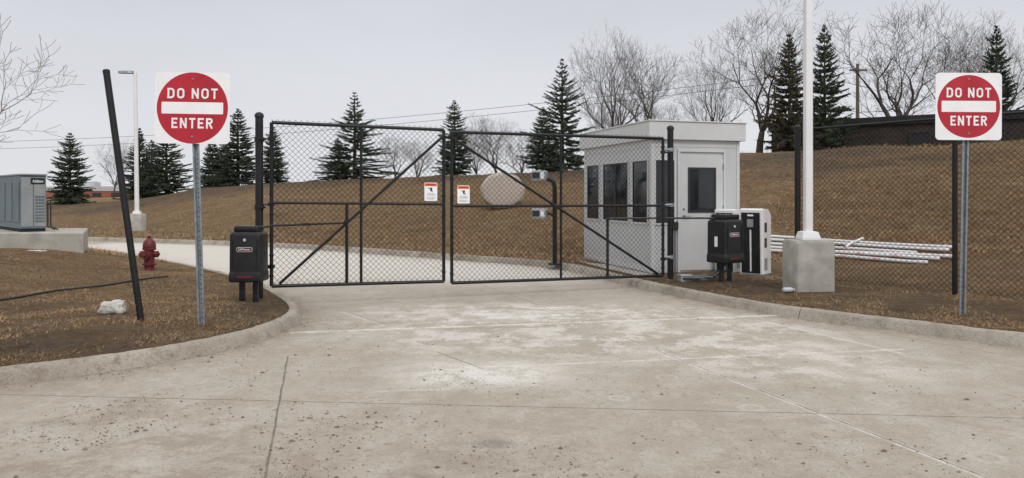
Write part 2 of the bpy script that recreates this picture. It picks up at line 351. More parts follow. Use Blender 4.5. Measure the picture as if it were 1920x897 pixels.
def terrain(x,y,dist=None):
    x=np.atleast_1d(np.asarray(x,float));y=np.atleast_1d(np.asarray(y,float))
    if dist is None: dist=distpl(x,y)
    yy=np.maximum(y,1.0); px=np.clip(960+F*x/yy,-400,2600)
    df=np.interp(px,[-400,165,260,515,830,1060,1400,1920,2600],[30,30,28.5,23,19,17,15.5,14,13])
    dc=np.interp(px,crestp,crestd); zc=CH+(365-np.interp(px,crestp,cresty))/F*dc
    near=(x<-2.2)&(y<np.interp(-x,[2.6,3.05,3.9,5,7.6,11.4,18,40],[9.2,10.2,11.7,13.2,16.1,19.6,22.2,25]))
    base=.105+.03*ss(dist/1.2)+np.where(near,.06*ss(dist/1.2)+.28*ss((-x-6.2)/2.6)*ss(dist/2.6),0)
    t=np.clip((y-df)/(dc-df),0,1.0); z=base+(zc-base)*(.55*t+.45*ss(t))
    z=np.where(y>dc,zc-.012*np.minimum(y-dc,60)*(zc>1.6),z)
    amp=.018*ss(dist/.5)+.05*ss((y-df)/6)
    z+=amp*(np.sin(x*1.7+y*.6)*.5+np.sin(x*.8-y*1.3+2)*.5+.5*np.sin(x*4.1+y*3.3)+.35*np.sin(x*7.3-y*6.1)+.5*np.sin(x*.35+y*.22))*.6
    return z
def gz(x,y): return float(terrain([x],[y])[0])
def hit(px,py):
    ds=np.arange(5,60,.03); xs=(px-960)/F*ds; zs=CH+(365-py)/F*ds; tz=terrain(xs,ds); k=np.argmax(tz>=zs); return Vector((xs[k],ds[k],tz[k]))
def cdt(pts,edges):
    r=delaunay_2d_cdt([Vector(p) for p in pts],edges,[],0,1e-5); return np.array([[v.x,v.y] for v in r[0]]),r[2]
SG=1
gl=offs(Lk,.06)
if inpoly(gl[len(gl)//3:len(gl)//3+1,0],gl[len(gl)//3:len(gl)//3+1,1],concpoly)[0]: SG=-1
gl=offs(Lk,.06*SG); gr=offs(Rk,.06*SG)
gpoly=np.vstack([gl,gr,[(40,-12),(-40,-12)]])
R=4*1.04**np.arange(0,140); A=np.radians(np.linspace(-80,80,150))
RR,AA=np.meshgrid(R,A); RR=RR*(1+.008*rng.standard_normal(RR.shape)); gx=(RR*np.sin(AA)).ravel(); gy=(RR*np.cos(AA)).ravel()
keep=~inpoly(gx,gy,gpoly); dd=distpl(gx,gy); keep&=(dd>.18); gx=gx[keep];gy=gy[keep]
nL,nR=len(gl),len(gr)
pts=[tuple(p) for p in gl]+[tuple(p) for p in gr]+list(zip(gx,gy))
ed=[(i,i+1) for i in range(nL-1)]+[(nL+i,nL+i+1) for i in range(nR-1)]
V2,Fs=cdt(pts,ed)
cen=np.array([V2[list(f)].mean(0) for f in Fs]); inside=inpoly(cen[:,0],cen[:,1],gpoly)
Fs=[f for f,i in zip(Fs,inside) if not i]
dv=distpl(V2[:,0],V2[:,1]); zz=terrain(V2[:,0],V2[:,1],dv)
gm=bpy.data.meshes.new('ground'); gm.from_pydata([(a,b,c) for (a,b),c in zip(V2,zz)],[],[tuple(f) for f in Fs]); gm.materials.append(M['grass'])
gm.polygons.foreach_set('use_smooth',[True]*len(gm.polygons))
def barefn(x,y,dv):
    b=.8*np.exp(-(dv/.3)**2)*(y<14)
    for (px,d,rx,ry) in ((660,39,3.6,3.5),(848,36,2.4,3),(1053,33,3.2,3.5),(1550,26.5,3,1.6),(300,41,6,4),(440,40,4,4),(130,46,4,4),(1480,27,3,2),(1640,24,4,.8)):
        b=np.maximum(b,np.exp(-(((x-PX(px,d))/rx)**2+((y-d)/ry)**2)**2))
    for (cx,cy,rx,ry,a) in ((3.2,11.3,1.4,1.3,.9),(5.4,9.2,1.8,1.3,.65),(5.2,11.0,1.5,1.0,.6),(6.8,12.5,2.5,1.2,.45),(-4.2,6.7,1.5,.8,.85),(-3.1,9.0,.5,1.2,.8),(-6.4,8.6,1.6,.5,.7),(-5.3,7.3,1.0,.35,.8),(-5.6,11,.7,.6,.6),(-4.0,8.1,.8,.3,.6)):
        b=np.maximum(b,a*np.exp(-(((x-cx)/rx)**2+((y-cy)/ry)**2)))
    return b
bare=barefn(V2[:,0],V2[:,1],dv)
at=gm.attributes.new('bare','FLOAT','POINT'); at.data.foreach_set('value',bare.astype(np.float32))
go=bpy.data.objects.new('ground',gm); col.objects.link(go); go['kind']='structure'
cxs,cys=np.meshgrid(np.arange(-12,12,.2),np.arange(-2,28,.2)); cx=cxs.ravel();cy=cys.ravel()
k=inpoly(cx,cy,concpoly); cx=cx[k];cy=cy[k]; dd=distpl(cx,cy); k=dd>.12; cx=cx[k];cy=cy[k]
pts=[tuple(p) for p in concpoly]+list(zip(cx,cy)); n=len(concpoly)
V2c,Fc=cdt(pts,[(i,(i+1)%n) for i in range(n)])
cen=np.array([V2c[list(f)].mean(0) for f in Fc]); ins=inpoly(cen[:,0],cen[:,1],concpoly); Fc=[tuple(f) for f,i in zip(Fc,ins) if i]
dvc=distpl(V2c[:,0],V2c[:,1])
cm=bpy.data.meshes.new('concrete_road'); cm.from_pydata([(a,b,0) for a,b in V2c],[],Fc); cm.materials.append(M['concrete'])
at=cm.attributes.new('edge','FLOAT','POINT'); at.data.foreach_set('value',(np.exp(-dvc/.30)).astype(np.float32))
co=bpy.data.objects.new('concrete_road',cm); col.objects.link(co); co['kind']='structure'
kb=MB()
for pl in (Lk,Rk):
    s=np.concatenate([[0],np.cumsum(np.linalg.norm(np.diff(pl,axis=0),axis=1))]); tot=s[-1]
    prof=[(-.03,-.03),(-.012,.0),(.025,.09),(.045,.115),(.065,.122),(.13,.124),(.14,.115),(.14,.0)]
    a=0.0
    while a<tot:
        b=min(a+3.0,tot); m=max(2,int((b-a-.012)/.07)); ts=np.linspace(a+.006,b-.006,m+1)
        p=np.stack([np.interp(ts,s,pl[:,0]),np.interp(ts,s,pl[:,1])],1)
        dr=np.stack([np.interp(ts+.05,s,pl[:,0])-np.interp(ts-.05,s,pl[:,0]),np.interp(ts+.05,s,pl[:,1])-np.interp(ts-.05,s,pl[:,1])],1); dr/=np.linalg.norm(dr,axis=1)[:,None]+1e-9
        nr=np.stack([-dr[:,1],dr[:,0]],1)*SG; j=random.uniform(-.004,.004)
        kb.loft([[Vector((p[i,0]+nr[i,0]*o,p[i,1]+nr[i,1]*o,h+(j if h>.05 else 0)+random.uniform(-.003,.002))) for o,h in prof] for i in range(m+1)])
        a=b
k=part('kerb',kb,'kerb',smooth=True); k['kind']='structure'
# ------------------------------------------------------------ grass blades / crumbs
def blades(name,N,yr,pxr,hr,wr,seed,flat=.9,hk=.75):
    g=np.random.default_rng(seed); u=g.random(N); y=1/(1/yr[0]+(1/yr[1]-1/yr[0])*u); px=g.uniform(pxr[0],pxr[1],N); x=(px-960)/F*y
    k=~inpoly(x,y,cheap); x=x[k];y=y[k]; d=distpl(x,y); k=d>(.10+.05*g.random(len(d))); x=x[k];y=y[k];d=d[k]
    patch=np.sin(x*2.3+y*1.9)+np.sin(x*5.1-y*3.7+1)+g.normal(0,.9,len(x))-3.2*barefn(x,y,d); k=patch>-1.3; x=x[k];y=y[k];d=d[k]
    z=terrain(x,y,d)-.004; n=len(x); a=g.uniform(0,2*np.pi,n); L=g.uniform(*hr,n)*g.choice([1,1,1,1.6],n); w=g.uniform(*wr,n); upv=g.uniform(.1,1,n)**1.6
    cl=np.clip(np.sin(x*3.1+1)*np.sin(y*2.7)+np.sin(x*7.7-y*5.1)*.5,0,1); L=L*(1+.6*cl)
    hx=np.cos(a)*L*flat; hy=np.sin(a)*L*flat
    V=np.empty((n,3,3)); V[:,0]=np.stack([x-np.sin(a)*w,y+np.cos(a)*w,z],1); V[:,1]=np.stack([x+np.sin(a)*w,y-np.cos(a)*w,z],1); V[:,2]=np.stack([x+hx,y+hy,z+L*upv*hk],1)
    me=bpy.data.meshes.new(name); me.vertices.add(n*3); me.vertices.foreach_set('co',V.ravel()); me.loops.add(n*3); me.loops.foreach_set('vertex_index',np.arange(n*3,dtype=np.int32))
    me.polygons.add(n); me.polygons.foreach_set('loop_start',np.arange(0,n*3,3,dtype=np.int32)); me.polygons.foreach_set('loop_total',np.full(n,3,dtype=np.int32)); me.update(calc_edges=True); me.validate()
    me.materials.append(M['blade']); o=bpy.data.objects.new(name,me); col.objects.link(o); o['kind']='stuff'; return o
blades('dry_grass',160000,(5.4,17),(-150,560),(.018,.05),(.0015,.0034),1,hk=.6)
blades('dry_grass',90000,(7.0,15),(1150,2050),(.02,.055),(.0018,.004),2,hk=.65)
blades('dry_grass',150000,(15,40),(-100,2050),(.05,.12),(.004,.010),3)
def crumbs(name,pts,mat,seed):
    g=random.Random(seed); mb=MB()
    for x,y,z in pts:
        r=min(.018,.0025*math.exp(abs(g.gauss(0,.7)))); v=[]
        for dx,dy,dz in ((1,0,0),(-1,0,0),(0,1,0),(0,-1,0),(0,0,1),(0,0,-.4)):
            v.append((x+dx*r*g.uniform(.6,1.5),y+dy*r*g.uniform(.6,1.5),z+dz*r*g.uniform(.4,.8)))
        mb.add(v,[(0,2,4),(2,1,4),(1,3,4),(3,0,4),(2,0,5),(1,2,5),(3,1,5),(0,3,5)])
    o=part(name,mb,mat); o['kind']='stuff'
g=random.Random(8); cand=[]
for _ in range(30000):
    d=1/(g.uniform(1/9,1/3.7)); px=g.gauss(250,380) if g.random()<.6 else g.uniform(-50,1970); x=PX(px,d)
    if noise.noise(Vector((x*1.3,d*1.3,0)))+.5*noise.noise(Vector((x*4,d*4,3)))+g.gauss(0,.15)<.12: continue
    cand.append((x,d))
    if len(cand)>3200: break
ca_=np.array(cand); okk=inpoly(ca_[:,0],ca_[:,1],cheap); pts=[(a,b,.002) for (a,b),o in zip(cand,okk) if o]
for pl in (Lk,Rk):
    o0=offs(pl,-SG*1.0)-pl
    for i in range(2600):
        k=g.randrange(len(pl)); p=pl[k]+o0[k]*(abs(g.gauss(0,.13))+.015)
        if p[1]<14 and abs(p[0])<8: pts.append((p[0]+g.uniform(-.08,.08),p[1]+g.uniform(-.08,.08),.002))
crumbs('dirt_crumbs',pts,'dirt',5)
# ------------------------------------------------------------ chain link
def chainlink(name,bl,br,tl,tr,parent,c=.038,r=.0035):
    bl,br,tl,tr=[np.array(v,float) for v in (bl,br,tl,tr)]
    W=np.linalg.norm(br-bl);H=np.linalg.norm(tl-bl); nu=int(W/c); nv=int(H/c); U=(br-bl)/W; Nn=np.cross(U,[0,0,1.]); o=np.array(parent['_o'])
    off=np.array([(U*math.cos(a)+Nn*math.sin(a))*r for a in (0.5,2.6,4.7)])
    I,J=np.meshgrid(np.arange(nu),np.arange(nv+1),indexing='ij'); par=(J+I)%2
    u_=np.minimum((I+par)/nu,1)[...,None]; v_=(J/nv)[...,None]; pz=np.where(par==1,.003,-.003)[...,None]
    p=(bl*(1-u_)+br*u_)*(1-v_)+(tl*(1-u_)+tr*u_)*v_-o+Nn*pz
    V=(p[:,:,None,:]+off[None,None]).reshape(-1,3)
    Fc=[]
    for i in range(nu):
        b=i*(nv+1)*3
        for j in range(nv):
            a=b+j*3
            Fc+=[(a,a+1,a+4,a+3),(a+1,a+2,a+5,a+4),(a+2,a,a+3,a+5)]
    me=bpy.data.meshes.new(name); me.from_pydata(V.tolist(),[],Fc); me.materials.append(M['vinyl']); ob=bpy.data.objects.new(name,me); col.objects.link(ob); ob.parent=parent; return ob
def lerp(a,b,t): return a+(b-a)*t
V3=Vector; up=V3((0,0,1))
# ------------------------------------------------------------ gate leaves
def gate_leaf(bl,br,tl,tr,midt,rise,armt,label,label_c):
    root=thing('swing_gate',label,'gate',bl if rise else br,'paired driveway gate leaves')
    fr=MB(); r=.024
    fr.tube([bl,tl],r); fr.tube([br,tr],r); fr.tube([tl,tr],r); fr.tube([bl,br],r)
    ml=lerp(bl,tl,.51); mr_=lerp(br,tr,.51); fr.tube([ml,mr_],.020); fr.tube([lerp(bl,br,midt),lerp(tl,tr,midt)],.020)
    part('frame',fr,'black',root,smooth=True)
    b=MB(); U=(br-bl).normalized(); N=U.cross(up); of=N*.012
    if rise: b.tube([bl+of+U*.1+up*.03,tr+of-up*.08],.020)
    else: b.tube([tl+of-up*.08,br+of-U*.1+up*.03],.020)
    part('brace',b,'black',root,smooth=True)
    part('arm_support',MB().tube([lerp(bl,br,armt),lerp(ml,mr_,armt)],.022),'black',root,smooth=True)
    chainlink('chain_link_mesh',bl,br,tl+up*.045,tr+up*.045,root)
    for k in (.12,.5,.9):
        p=lerp(bl,tl,k) if rise else lerp(br,tr,k); q=p+(-U if rise else U)*.13; part('hinge',MB().tube([p,q],.013,8).box(p,(.07,.07,.05)),'black',root)
    for k in range(8):
        for p0,p1 in ((bl,tl),(br,tr)):
            part('tension_band',MB().lathe(lerp(p0,p1,(k+.5)/8)-up*.012,[(.031,0),(.031,.024)],10),'black',root)
    c=label_c; N=-N if N.y>0 else N; c=c+N*.03; w,hh=.185,.26
    s=part('warning_sign',MB().prism(rrect(w,hh,.01),c,U,up,N,.003),'white_sheet',root)
    part('header',MB().prism([(-w/2+.006,hh/2-.05),(w/2-.006,hh/2-.05),(w/2-.006,hh/2-.008),(-w/2+.006,hh/2-.008)],c+N*.003,U,up,N,.001),'orange',s)
    textpart('lettering','WARNING',w*.72,.022,c+N*.0042+up*(hh/2-.029),U,up,'dark',s,thick=.001)
    part('pictogram',MB().prism([(-.012,.0),(.028,-.012),(.03,.002),(.012,.012),(.022,.034),(.014,.048),(.004,.05),(-.006,.04),(-.04,.046),(-.042,.038),(-.008,.028)],c+N*.003+up*.012,U,up,N,.001),'dark',s)
    textpart('lettering','Moving gate\ncan cause serious\ninjury or death',w*.72,.045,c+N*.0032-up*.04,U,up,'greyprint',s,bold=0,thick=.001)
    textpart('lettering','Operate gate only when\ngate area is in sight and\nfree of people',w*.72,.035,c+N*.0032-up*.095,U,up,'greyprint',s,bold=0,thick=.001)
Lbl,Ltl=P(509,537,10.0),P(509,230,10.0); Lbr,Ltr=P(832,528,10.72),P(832,244,10.72)
Rbl,Rtl=P(847,531,10.78),P(847,248,10.78); Rbr,Rtr=P(1243,517,12.02),P(1243,260,12.02)
gate_leaf(Lbl,Lbr,Ltl,Ltr,.503,True,.42,'black chain-link swing gate leaf with rising diagonal brace',P(807,360,10.66))
gate_leaf(Rbl,Rbr,Rtl,Rtr,.49,False,.716,'wider black chain-link swing gate leaf beside the guard booth',P(868,365,10.84))
for px,py0,py1,d,lb in ((486,565,216,9.9,'black steel gate post with domed cap in dry grass'),(1257,521,240,12.2,'black steel gate post with domed cap beside the booth')):
    b=P(px,py0,d); t=P(px,py1,d); t.x=b.x; b.z-=.15
    root=thing('gate_post',lb,'post',(b.x,b.y,b.z+.15),'gate posts')
    part('post',MB().tube([b,t],.051,16),'black',root,smooth=True)
    part('cap',MB().lathe(t,[(.060,-.03),(.060,.0),(.045,.025),(.012,.04)],16),'black',root,smooth=True)
    for z in (.45,1.3,2.2): part('hinge_collar',MB().lathe((b.x,b.y,z),[(.062,0),(.062,.06)],14).tube([(b.x,b.y-.05,z+.03),(b.x+(.1 if px<900 else -.1),b.y-.06,z+.03)],.014,8),'galv' if px>900 else 'black',root)
# ------------------------------------------------------------ gate operators
def ring(c,w,d,z,r,rot):
    R_=Matrix.Rotation(rot,3,'Z'); return [c+R_@V3((a,b,0))+V3((0,0,z)) for a,b in rrect(w,d,min(r,w/2-.001,d/2-.001),4)]
def operator(c,rot,s,sw,armpts,lb,extra):
    root=thing('gate_operator',lb,'gate motor',c,'swing gate operators')
    H=MB(); z0=.30; q=s*sw
    H.loft([ring(c,w*q,d*q,z0+z*s,r*q,rot) for w,d,z,r in ((.41,.34,-.01,.018),(.452,.38,0,.018),(.455,.385,.015,.018),(.452,.383,.10,.018),(.437,.37,.112,.018),(.435,.367,.13,.018),(.43,.362,.57,.018),(.42,.352,.592,.018),(.36,.31,.618,.018),(.34,.29,.62,.018))])
    part('housing',H,'plastic',root,smooth=True)
    part('lid',MB().loft([ring(c,w*q,d*q,z0+z*s,.012,rot) for w,d,z in ((.31,.27,.618),(.335,.29,.63),(.335,.29,.675),(.315,.27,.69))]),'plastic',root,smooth=True)
    R_=Matrix.Rotation(rot,3,'Z'); r=R_@V3((1,0,0)); n=R_@V3((0,-1,0))
    fc=c+n*(.182*q)+up*(z0+.40*s)
    pl=part('badge',MB().prism(rrect(.225*q,.058*s,.02),fc+n*.001,r,up,n,.004),'silver',root)
    part('badge_face',MB().prism(rrect(.212*q,.045*s,.015),fc+n*.0055,r,up,n,.002),'dark',pl)
    part('badge_stripe',MB().prism([(-.09*q,-.016*s),(.09*q,-.016*s),(.09*q,-.010*s),(-.09*q,-.010*s)],fc+n*.0078,r,up,n,.001),'red',pl)
    textpart('lettering','LiftMaster',.17*q,.022*s,fc+n*.008+up*.004,r,up,'white_sheet',pl,thick=.001)
    f2=c+n*(.1925*q)+up*(z0+.06*s)
    textpart('lettering','HIGH TRAFFIC SWING GATE',.2*q,.018*s,f2+n*.002,r,up,'red',root,thick=.001)
    part('lock',MB().prism(circ(.018*s,16),c+n*(.183*q)+up*(z0+.52*s),r,up,n,.004),'silver',root)
    for k_ in (-1,1): part('seam_rib',MB().obox(c+n*(.1825*q)+r*(.175*q*k_-.006)+up*(z0+.15*s),r*.012,n*.006,up*.38*s),'plastic',root)
    if extra:
        l=-r; f3=c+l*(.2175*q)+up*(z0+.3*s)
        part('sticker',MB().prism(rrect(.06,.16,.005),f3,n,up,l,.002),'white_sheet',root)
        for k_ in range(5):
            a=c+V3((-.1+.045*k_,0,.3))
            part('conduit',MB().tube([a,a+V3((-.03,-.03,-.12)),a+V3((-.10-.03*k_,-.05,-.24+.01*k_)),a+V3((-.26,-.02-.03*k_,-.26+.01*k_)),a+V3((-.55-.05*k_,.05+.05*k_,-.27+.012*k_))],.016,8),'greycond' if k_%2 else 'cable',root,smooth=True)
    for sx in (-1,1):
        p=c+r*(.085*s*sx); part('leg',MB().obox(p+V3((-.032,-.032,-.05)),(.064,0,0),(0,.064,0),(0,0,.36)),'plastic',root,bevel=.008)
    ar=MB(); ar.tube(armpts,.014,8); m=lerp(V3(armpts[-2]),V3(armpts[-1]),.45); ar.box(m,(.12,.05,.035)); ar.box(V3(armpts[-1]),(.05,.05,.06)); ar.lathe(V3(armpts[0])-V3((0,0,.02)),[(.035,0),(.035,.06)],12)
    part('arm',ar,'black',root,smooth=True)
oc=P(467,0,9.45); oc.z=gz(oc.x,oc.y)-.03
la=lerp(Lbl,Lbr,.42); la=V3((la.x,la.y-.05,1.11))
operator(oc,0.0,1.0,.88,[oc+V3((.05,.0,1.06-oc.z)),V3((oc.x+.25,oc.y+.12,1.10)),la],'black swing gate operator on legs in dry grass by the kerb',False)
oc=P(1360,0,11.75); oc.z=gz(oc.x,oc.y)
ra=lerp(Rbl,Rbr,.716); ra=V3((ra.x,ra.y-.05,1.13))
operator(oc,math.radians(34),1.08,.92,[oc+V3((-.05,0,1.12-oc.z)),V3((oc.x-.35,oc.y-.05,1.13)),ra],'black swing gate operator with cables and sticker beside the booth',True)
# ------------------------------------------------------------ do not enter signs
def sign(cpx,cpy,bpx,d,w,h,roll,lb):
    c=P(cpx,cpy,d); b=V3((PX(bpx,d),d,0)); b.z=gz(b.x,d)-.1; top=c+V3((0,0,h*.47))
    root=thing('traffic_sign',lb,'road sign',(b.x,b.y,b.z+.1),'do not enter signs')
    r=V3((math.cos(roll),0,math.sin(roll))); upr=V3((-math.sin(roll),0,math.cos(roll))); n=V3((0,-1,0))
    ax=(top-b); L=ax.length; ax.normalize(); rx=V3((1,0,0))
    prof=[(-.036,0),(-.022,0),(-.016,-.026),(.016,-.026),(.022,0),(.036,0),(.036,.004),(.019,.004),(.0135,-.022),(-.0135,-.022),(-.019,.004),(-.036,.004)]
    po=MB(); po.loft([[q+rx*a+V3((0,-bb+.03,0)) for a,bb in prof][::-1] for q in (b,top)])
    part('post',po,'galv',root)
    ho=MB(); z=.12
    while z<L-.1:
        ho.prism(circ(.0062,8),b+ax*z+V3((0,.0519,0)),rx,ax,n,.0005); z+=.05
    part('perforation',ho,'dark',root)['kind']='stuff'
    pn=part('panel',MB().prism(rrect(w,h,.045,6),c,r,upr,n,.003),'white_sheet',root)
    part('disc',MB().prism(circ(w*.474,64),c+n*.003,r,upr,n,.001),'red_sheet',pn)
    part('bar',MB().prism(rrect(w*.82,h*.165,.008,3),c+n*.0042,r,upr,n,.001),'white_sheet',pn)
    hwtext('DO NOT',w*.67,h*.145,c+n*.0036+upr*h*.205,r,upr,'white_sheet',pn)
    hwtext('ENTER',w*.55,h*.145,c+n*.0036-upr*h*.212,r,upr,'white_sheet',pn)
    for k in (-.405,.405):
        part('bolt',MB().lathe(c+n*.004+upr*h*k,[(.012,0),(.012,.004),(.007,.009)],10,axis=n),'galv',pn)
sign(361,203,376,7.7,.775,.735,math.radians(-.9),'white and red do not enter sign on galvanized post in grass')
sign(1816,200,1807,8.5,.755,.765,math.radians(-.3),'white and red do not enter sign before chain-link fence')
b=P(268,600,7.75); b.z=gz(b.x,b.y)-.15; t=P(199,132,7.75)
lp=thing('leaning_post','black steel fence post leaning in dry grass','post',(b.x,b.y,b.z+.15))
part('post',MB().tube([b,t],.034,14),'black',lp,smooth=True); part('cap',MB().lathe(t,[(.036,-.03),(.036,0),(.02,.01)],14,axis=(t-b)),'black',lp,smooth=True)
# ------------------------------------------------------------ fence
pA,pB=V3((4.59,12.0,0)),V3((6.05,10.2,0)); dv_=(pB-pA)
fp=[pA,pB,pA+dv_*2]
for q in fp: q.z=gz(q.x,q.y)
root=thing('chain_link_fence','black chain-link fence at the foot of a grass bank','fence',fp[0])
tops=[2.54,2.55,2.56]
for i,q in enumerate(fp): part('post',MB().tube([q-up*.1,V3((q.x,q.y,tops[i]+(.05 if i==0 else 0)))],.046 if i==0 else .034,14),'black',root,smooth=True)
part('rail',MB().tube([V3((q.x,q.y,tops[i])) for i,q in enumerate(fp)],.019,10),'black',root,smooth=True)
part('cap',MB().lathe((fp[0].x,fp[0].y,2.59),[(.052,-.02),(.052,0),(.02,.03)],14),'black',root,smooth=True)
bt=[q+up*.03 for q in fp]
chainlink('chain_link_mesh',bt[0],bt[2],V3((fp[0].x,fp[0].y,2.56)),V3((fp[2].x,fp[2].y,2.58)),root)
# ------------------------------------------------------------ booth
A0=V3((2.433,13.0,0)); u=V3((.958,.288,0)).normalized(); v=V3((-u.y,u.x,0)); Z0=.13
pad=part('concrete_pad',MB().obox(A0-u*.32-v*.42+up*-.1,u*2.75,v*4.0,up*.22),'concpad',bevel=.012); pad['kind']='structure'
BW,BL=1.74,3.05; zt=2.46
bo=thing('guard_booth','pale grey prefabricated guard booth with dark windows and flat roof','booth',(A0.x,A0.y,Z0))
B=lambda a,b,z: A0+u*a+v*b+up*z
part('wall',MB().obox(B(0,0,Z0),u*BW,v*BL,up*(zt-Z0)),'booth',bo)
part('roof',MB().obox(B(-.09,-.09,zt),u*(BW+.18),v*(BL+.18),up*.31).obox(B(-.11,-.11,zt+.312),u*(BW+.22),v*(BL+.22),up*.022),'trim',bo,bevel=.006)
tr=MB()
for a,b in ((-.012,-.012),(BW-.05,-.012),(-.012,BL-.05)): tr.obox(B(a,b,Z0),u*.062,v*.062,up*(zt-Z0-.003))
tr.obox(B(-.008,.052,Z0),u*.006,v*(BL-.104),up*.1); tr.obox(B(-.008,.052,zt-.12),u*.006,v*(BL-.104),up*.115); tr.obox(B(.052,-.008,zt-.12),u*(BW-.104),v*.006,up*.115)
part('corner_trim',tr,'trim',bo,bevel=.003)
def window(o,r,n,w,h,panes):
    z=up*h; pn=part('window',MB().obox(o,r*w,n*.006,z),'glass',bo)
    f=MB(); t=.03
    f.obox(o+n*.001-r*t,r*t,n*.02,z); f.obox(o+n*.001+r*w,r*t,n*.02,z); f.obox(o+n*.001-r*t-up*t,r*(w+2*t),n*.022,up*t); f.obox(o+n*.001-r*t+z,r*(w+2*t),n*.022,up*t)
    part('frame',f,'trim',pn)
    g_=MB(); q=.018
    g_.obox(o+n*.006,r*q,n*.01,z); g_.obox(o+n*.006+r*(w-q),r*q,n*.01,z); g_.obox(o+n*.006+r*q,r*(w-2*q),n*.01,up*q); g_.obox(o+n*.006+r*q+up*(h-q),r*(w-2*q),n*.01,up*q)
    if panes>1: g_.obox(o+n*.006+r*(w/2-.02)+up*(q+.001),r*.04,n*.012,up*(h-2*q-.002))
    part('sash',g_,'bronze',pn)
for s0,s1,pn in ((.14,.72,1),(.92,2.05,2),(2.27,2.88,1)): window(B(0,s0,1.0),v,-u,s1-s0,1.1,pn)
window(B(.07,0,1.0),u,-v,.36,1.1,1)
dx0=.545; dw=.86
dr=part('door',MB().obox(B(dx0,-.02,Z0+.03),u*dw,v*.018,up*2.03),'boothdoor',bo,bevel=.004)
fr=MB(); fr.obox(B(dx0-.05,-.03,Z0),u*.045,v*.028,up*2.12); fr.obox(B(dx0+dw+.005,-.03,Z0),u*.045,v*.028,up*2.12); fr.obox(B(dx0-.05,-.031,Z0+2.123),u*(dw+.1),v*.029,up*.05)
part('frame',fr,'trim',dr)
part('window',MB().obox(B(dx0+.19,-.026,1.22),u*.48,v*.006,up*.72),'glass',dr)
f=MB()
for (a,b,w_,hh_) in ((.15,1.18,.04,.80),(.67,1.18,.04,.80),(.19,1.18,.48,.04),(.19,1.94,.48,.04)): f.obox(B(dx0+a,-.034,b),u*w_,v*.013,up*hh_)
part('trim',f,'bronze',dr)
hd=MB(); hd.lathe(B(dx0+.07,-.02,1.12),[(.028,0),(.028,.012),(.012,.016),(.012,.05)],12,axis=-v); hd.tube([B(dx0+.07,-.066,1.12),B(dx0+.18,-.066,1.12)],.01,8)
part('handle',hd,'galv',dr,smooth=True); part('lock',MB().lathe(B(dx0+.07,-.02,1.24),[(.024,0),(.02,.012)],12,axis=-v),'galv',dr)
for z in (.35,1.2,1.95): part('hinge',MB().tube([B(dx0+dw,-.034,z),B(dx0+dw,-.034,z+.1)],.009,8),'galv',dr)
part('wall_box',MB().obox(B(.40,-.06,.88),u*.09,v*.058,up*.14),'bronze',bo,bevel=.006)
part('wall_conduit',MB().tube([B(.445,-.03,.88),B(.445,-.03,.14)],.014,8),'greycond',bo,smooth=True)
for px,d,sc in ((1284,11.9,1.0),(1318,11.95,.7)):
    jb=V3((PX(px,d),d,0)); jb.z=gz(jb.x,jb.y); single('junction_box',MB().loft([ring(jb,.20*sc,.16*sc,0,.02,.2),ring(jb,.19*sc,.15*sc,.09*sc,.02,.2),ring(jb,.22*sc,.18*sc,.092*sc,.02,.2),ring(jb,.21*sc,.17*sc,.11*sc,.02,.2)]),'hvac','grey plastic junction box on the ground by the gate post','utility box',jb,'ground junction boxes')
def cabinet(px,d,rot,w,h,lb):
    c=P(px,0,d); c.z=.125 if px<1400 else gz(c.x,c.y); root=thing('access_cabinet',lb,'access control cabinet',c,'white access cabinets')
    R_=Matrix.Rotation(rot,3,'Z'); r=R_@V3((1,0,0)); n=R_@V3((0,-1,0)); dp=.40
    outl=[(-dp/2,0),(dp/2,0),(dp/2+.03,h-.02),(dp/2-.02,h),(-dp/2+.12,h-.02),(-dp/2,h-.11)]
    part('shell',MB().prism(outl,c-r*w/2,n,up,r,w),'white',root,bevel=.010)
    def fp_(a,z): return c+r*a+n*(dp/2+.03*z/(h-.02))+up*z
    def fpan(nm,a0,a1,z0,z1,mt,th=.006,o_=.0015):
        part(nm,MB().obox(fp_(a0,z0)+n*o_,r*(a1-a0),n*th,fp_(a0,z1)-fp_(a0,z0)),mt,root)
    fpan('front_panel',-w/2+.03,w/2-.03,.03,h-.07,'plastic'); fpan('white_strip',-.014,.014,.06,h-.36,'white',.004,.0076)
    fpan('reader',-.05,.05,h*.72,h*.84,'hvac',.02,.0076); fpan('label_plate',-.05,.05,h-.13,h-.10,'white_sheet',.003,.0076)
    for z_ in (.40,.66): part('side_label',MB().obox(c+r*(w/2+.0015)+n*.0+up*(h-z_),r*.003,n*.10,up*.16),'bronze',root)
    part('side_slot',MB().obox(c+r*(w/2+.0015)-n*.02+up*.08,r*.003,n*.12,up*.20),'hvac',root)
    part('base_plate',MB().obox(c-r*(w/2+.02)-n*(dp/2+.02),r*(w+.04),n*(dp+.04),up*.02),'galv',root)
cabinet(1368,13.25,math.radians(-40),.36,1.12,'white access cabinet with black face beside the booth')
cabinet(1417,12.75,math.radians(-40),.38,1.12,'white access cabinet with black front and slanted hood')
rb=V3((PX(1040,15.0),15.0,0)); rb.z=.1
rs=thing('card_reader_stand','dark gooseneck stand with two card readers by the driveway','card reader',rb)
pl=MB(); pl.tube([rb,rb+up*1.55,rb+V3((-.02,0,1.64)),rb+V3((-.08,0,1.70)),rb+V3((-.2,0,1.72))],.045,12); pl.tube([rb+V3((0,0,.9)),rb+V3((-.03,0,.98)),rb+V3((-.1,0,1.02)),rb+V3((-.2,0,1.03))],.035,12)
part('post',pl,'black',rs,smooth=True); part('base_plate',MB().box(rb+V3((0,0,.01)),(.26,.26,.03)),'black',rs)
